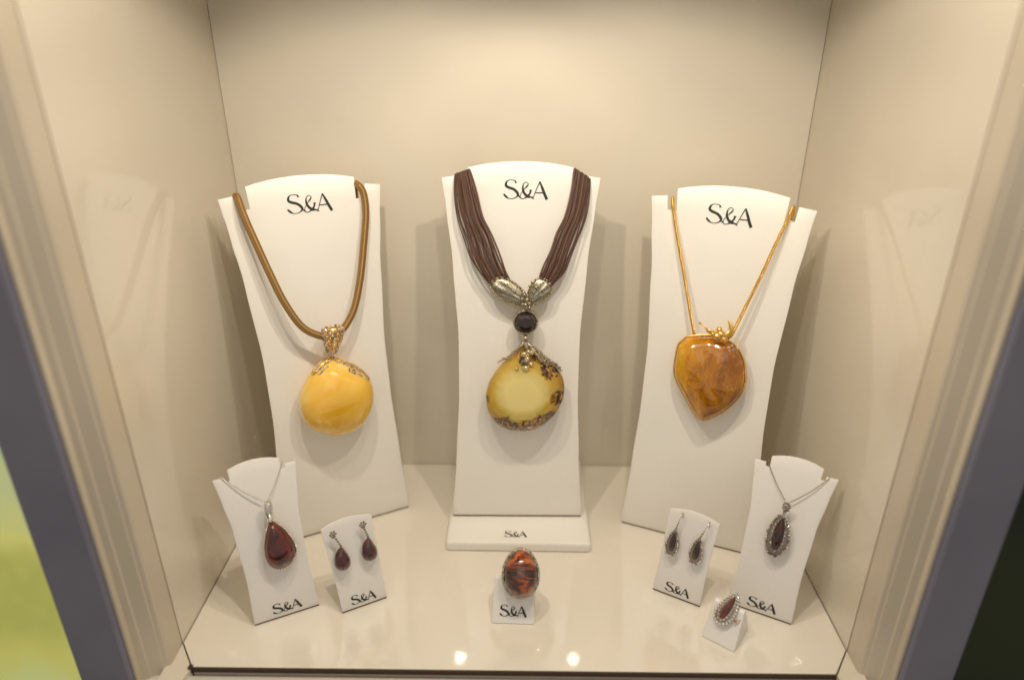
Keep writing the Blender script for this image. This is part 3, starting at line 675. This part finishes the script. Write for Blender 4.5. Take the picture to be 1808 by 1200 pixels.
M_halo = metal('brownish silver', (.34, .28, .24), .45)
def halo(nk_, out, inner, m_in, F=None, hr=.0010, metal_=None, inner_h=.0042, back=.0022, two=True, stonem=None):
    """stone cluster: dark centre stone, metal plate, two rows of rhinestones"""
    F = F or nk_.F
    nk_.stone('setting', out, .0016, back, metal_ or M_halo, F=F, p=6, rings=6)
    G = F.copy(); G.translation = F @ Vector((0, 0, .0008))
    nk_.stone('stone', inner, inner_h, .001, m_in, F=G, p=1.6, rings=6, smooth=True)
    bm = B(); path = cat_rom([Vector((*p, 0)) for p in grow(out, -.0006)], 8, True)
    c = sum(path, Vector())/len(path)
    for i, p in enumerate(resample(path, hr*2.05)):
        ball(bm, F @ Vector((p.x, p.y, .0016)), hr*random.uniform(.9, 1.1), 1, rot=rrot())
    ip = cat_rom([Vector((*p, 0)) for p in grow(inner, .0011)], 8, True)
    if two:
        for i, p in enumerate(resample(ip, hr*2.6)): ball(bm, F @ Vector((p.x, p.y, .0022)), hr*.8, 1, rot=rrot())
    nk_.add('rhinestones', bm, stonem or M_haloston, smooth=False)
nk = Neck(RS, 'halo_necklace', 'fine dark chain with a dark garnet drop framed in rhinestones on the front right stand', 'necklace', .0028, .0705, .005)
darkchain = metal("dark steel", (.33, .26, .20), .3)
beadchain(nk, RS, [(-.0155, .110, -.005), (-.0158, .1160, -.002), (-.0158, .1175, .001), (-.0069, .1058, .003), (.0022, .0955, .004)], .0010, .00048, darkchain)
beadchain(nk, RS, [(.0270, .110, -.005), (.0281, .1150, -.002), (.0281, .1155, .001), (.0179, .1051, .003), (.0052, .0945, .004)], .0010, .00048, darkchain)
halo(nk, mm([(-.1, 17.0), (4.8, 13.2), (8.3, 2.7), (7.3, -8.9), (1.6, -16.4), (-4.9, -15.2), (-8.8, -5.3), (-7.7, 6.0), (-3.9, 14.8)]),
     mm([(.9, 14.8), (3.3, 8.0), (3.6, -2), (1.6, -9.1), (-1.5, -11.5), (-3.7, -5.5), (-3.4, 4.0), (-1.2, 12)]), M_haloned, hr=.00115)
bm = B(); pts = [nk.on(.0014 + .0024*math.cos(q), .0240+.0030*math.sin(q), .003) for q in [2*math.pi*i/9 for i in range(9)]]; gems(bm, pts, .0011, 1); gems(bm, [nk.on(.0014, .0240, .004)], .0016, 2); gems(bm, [nk.on(.0008, .0192, .002)], .0013, 1); nk.add('bail', bm, M_darkstone, smooth=False)

# --- earrings
RED_O = [(1.2, 8.8), (4.3, 3.2), (6.0, -2.5), (5.4, -7.0), (2.2, -9.6), (-2.2, -9.2), (-5.4, -5.5), (-5.4, .5), (-3.2, 6.0)]
def red_ear(x, z, dx_top, lab):
    nk = Neck(LE, 'red_drop_earring', lab, 'earring', x, z, .005); nk.root['group'] = 'pair of red drop earrings'
    out = mm(RED_O); nk.stone('stone', out, .0052, .003, M_redf, p=2.2, rings=10)
    bm = B(); path = cat_rom([Vector((*p, 0)) for p in grow(out, .0002)], 8, True)
    tube(bm, [nk.on(p.x, p.y, -.0004) for p in path+[path[0]]], .00055, 6)
    for p in resample(path, .0015): ball(bm, nk.on(p.x, p.y, .0004), .00042, 1)
    nk.add('beaded_bezel', bm, M_silver)
    bm = B(); pts = [(1.0, 10.2, 1), (.6, 12.2, 1.2), (0, 14.4, 1.4), (-.6, 16.6, 1.6), (-1.6, 18.4, 1.8)]
    sh = lambda x_, y_: (x_ + dx_top*(y_-10)/14, y_)
    for x_, y_, z_ in pts:
        a, b_ = sh(x_, y_); ball(bm, nk.on(a/1000, b_/1000, z_/1000), .0011, 1, rot=rrot())
    for q in range(6):
        a, b_ = sh(-1.6, 21.2); ball(bm, nk.on((a+2.1*math.cos(q*1.047))/1000, (b_+2.1*math.sin(q*1.047))/1000, .0018), .00105, 1, rot=rrot())
    a, b_ = sh(-1.6, 21.2); ball(bm, nk.on(a/1000, b_/1000, .0024), .0013, 1, rot=rrot())
    nk.add('rhinestone_top', bm, M_darkstone, smooth=False)
    bm = B(); a, b_ = sh(-1.6, 21.2); tube(bm, [nk.on(a/1000, b_/1000, 0), nk.on(a/1000, b_/1000, -.009)], .0004, 6); nk.add('post', bm, M_silver)
red_ear(-.0125, .0484, -2.2, 'red drop earring on the little card stand, nearer the red teardrop pendant')
red_ear(.0092, .0490, .2, 'red drop earring on the little card stand, nearer the plinth')
HO = [(-.2, 11.6), (3.2, 6.5), (4.9, -1.5), (3.4, -8.0), (-1.2, -10.6), (-5.0, -7.6), (-6.0, -.6), (-4.0, 7.0)]
HI = [(.2, 9.4), (2.0, 3.5), (2.0, -2.5), (-.2, -6.6), (-2.6, -5.0), (-2.9, 1.0), (-1.5, 7)]
def halo_ear(x, z, lab, tx, ty, mx):
    nk = Neck(RE, 'halo_earring', lab, 'earring', x, z, .004); nk.root['group'] = 'pair of rhinestone-framed earrings'
    halo(nk, mm(HO), mm(HI), M_haloned, hr=.00105, inner_h=.003, two=False)
    bm = B()
    for i in range(5):
        t = i/4; ball(bm, nk.on((.2+(mx-.2)*t)/1000, (12.2+8.6*t)/1000, .002), .0011*(1.1-.5*t), 1, rot=rrot())
    nk.add('rhinestone_drop', bm, M_darkstone, smooth=False)
    bm = B(); hook = [(mx, 20.5, 2), ((mx+tx)/2+.4, 24, 3), (tx, ty-2.0, 2.4), (tx+.2, ty, .6), (tx+.2, ty-.6, -2), (tx, ty-5, -3)]
    tube(bm, cat_rom([nk.on(a/1000, b_/1000, c/1000) for a, b_, c in hook], 6), .00045, 6); nk.add('hook', bm, M_silver)
    bm = B(); ball(bm, nk.on((tx+.1)/1000, (ty-.4)/1000, .0014), .0008, 2); nk.add('stud', bm, M_gold)
halo_ear(-.0091, .0475, 'rhinestone-framed earring on the little card stand, higher one, nearer the right bust', 2.6, 27.0, 1.6)
halo_ear(.0103, .0473, 'rhinestone-framed earring on the little card stand, lower one, nearer the front right stand', 4.6, 26.5, 3.2)

# ------------------------------------------------------------------ rings on their holders
def holder(base, rz, hw, dep, h, ytop, label, logo):
    r = empty('ring_holder', label, 'ring holder', base, rz, 'little white ring holders')
    bm = B()
    # folded card: a leaning front face, a narrow rounded top and a leaning back
    prof = [(0, .0004), (ytop*.5, h*.52), (ytop-.0015, h-.0012), (ytop, h-.0002), (ytop+.0015, h), (ytop+.003, h-.0008), (dep, .0004)]
    a = [bm.verts.new((-hw+.0015*(z/h), y, z)) for y, z in prof]; b_ = [bm.verts.new((hw-.0015*(z/h), y, z)) for y, z in prof]
    for i in range(len(prof)-1): bm.faces.new((a[i], b_[i], b_[i+1], a[i+1]))
    bm.faces.new(a); bm.faces.new(b_[::-1]); bm.faces.new((a[0], a[-1], b_[-1], b_[0]))
    bmesh.ops.recalc_face_normals(bm, faces=bm.faces); obj('wedge', bm, M_card2, r, smooth=False, bevel=.0006)
    if logo:
        u = Vector((0, ytop, h)).normalized(); nrm = Vector((0, -h, ytop)).normalized()
        obj('lettering', logo_bm(lambda x, z, o_: Vector((0, 0, .0004)) + Vector((x, 0, 0)) + u*z + nrm*o_, 0, .0098, .0215), M_ink, r, smooth=False)
    return r
holder((-.0004, .4093, 0), R(-2), .0168, .036, .030, .020, 'little white ring holder with black lettering, standing in front of the plinth', True)
F = Matrix.Translation((.0055, .4225, .0395)) @ Matrix.Rotation(R(50), 4, 'X')
def ring(name, label, F, parts):
    r = empty(name, label, 'ring', mtx=F); return r
r1 = ring('amber_ring', 'ring with a big oval crackled cognac amber stone, on the holder before the plinth', F, None)
OV = [(14.3*math.cos(q)*(1-.10*math.sin(q)), 19.6*math.sin(q)) for q in [2*math.pi*i/16 for i in range(16)]]
OV = mm([(x*.92, y*.90) for x, y in OV])
bm = B(); inflate(bm, OV, .0125, .002, p=2.2, rings=12); obj('amber', bm, M_ring, r1)
bm = B(); path = cat_rom([Vector((*p, -.0006)) for p in grow(OV, .0004)], 6, True); tube(bm, path+[path[0]], .0012, 8); obj('bezel', bm, M_oldsilver, r1)
for sgn in (-1, 1):
    bm = B(); box(bm, *sorted((sgn*.0143, sgn*.0130)), -.0060, .0055, -.002, .0030); obj('claw', bm, M_oldsilver, r1, smooth=False, bevel=.0003)
def shank(bm, rad, wd, zc):
    K = 40; ringsv = []
    for i in range(K):
        q = 2*math.pi*i/K; c = Vector((math.sin(q)*rad, 0, zc+math.cos(q)*rad)); n = Vector((math.sin(q), 0, math.cos(q)))
        ringsv.append([bm.verts.new(c+n*a+Vector((0, b_, 0))) for a, b_ in ((-.0006, -wd), (.0007, -wd*.8), (.0009, 0), (.0007, wd*.8), (-.0006, wd))])
    for i in range(K):
        for j in range(5): bm.faces.new((ringsv[i][j], ringsv[i][(j+1) % 5], ringsv[(i+1) % K][(j+1) % 5], ringsv[(i+1) % K][j]))
    bmesh.ops.recalc_face_normals(bm, faces=bm.faces)
bm = B(); shank(bm, .0095, .0022, -.0112); obj('band', bm, M_silver, r1)

holder((.1542, .3922, 0), R(-36.3), .0132, .030, .026, .017, 'little white ring holder without lettering, at the front right', False)
F = Matrix.Translation((.1620, .4035, .0238)) @ Matrix.Rotation(R(-36), 4, 'Z') @ Matrix.Rotation(R(48), 4, 'X') @ Matrix.Rotation(R(-4), 4, 'Z') @ Matrix.Scale(.86, 4)
r2 = ring('garnet_ring', 'ring with a red teardrop stone framed in rhinestones, on the unlettered front right holder', F, None)
RO = mm([(1.5, 16.5), (6.0, 12.5), (8.6, 4.0), (7.8, -6.0), (3.4, -13.2), (-3.2, -14.8), (-8.4, -10.2), (-9.2, -2.0), (-6.4, 6.0), (-2.5, 12.5)])
RI = mm([(2.6, 13.0), (3.6, 6.0), (2.6, -2.0), (1.0, -7.5), (-2.0, -9.8), (-4.0, -7.0), (-4.0, -1.0), (-1.8, 6.0), (.6, 11)])
bm = B(); inflate(bm, RO, .0020, .003, p=6, rings=6); obj('setting', bm, M_halo, r2)
bm = B(); inflate(bm, RI, .0060, .001, p=1.7, rings=6, M=Matrix.Translation((0, 0, .001))); obj('stone', bm, M_ringred, r2)
bm = B()
for p in resample(cat_rom([Vector((*p, 0)) for p in grow(RO, -.0012)], 8, True), .0029): ball(bm, p+Vector((0, 0, .0020)), .00145, 1, rot=rrot())
for p in resample(cat_rom([Vector((*p, 0)) for p in grow(RI, .0013)], 8, True), .0030): ball(bm, p+Vector((0, 0, .0030)), .0010, 1, rot=rrot())
obj('rhinestones', bm, M_stone, r2, smooth=False)
bm = B()
for x, y, z, q in [(9.2, -4.0, -1, 1.9), (11.2, -5.0, -1.5, 1.9), (10.0, -7.5, -1.5, 1.6), (-9.5, -4, -2, 1.6), (12.3, -3.0, -2.5, 1.5)]: ball(bm, (x/1000, y/1000, z/1000), q/1000, 1, rot=rrot())
obj('shoulder_stones', bm, M_champ, r2, smooth=False)
bm = B(); shank(bm, .0092, .0014, -.0085); obj('band', bm, M_silver, r2)
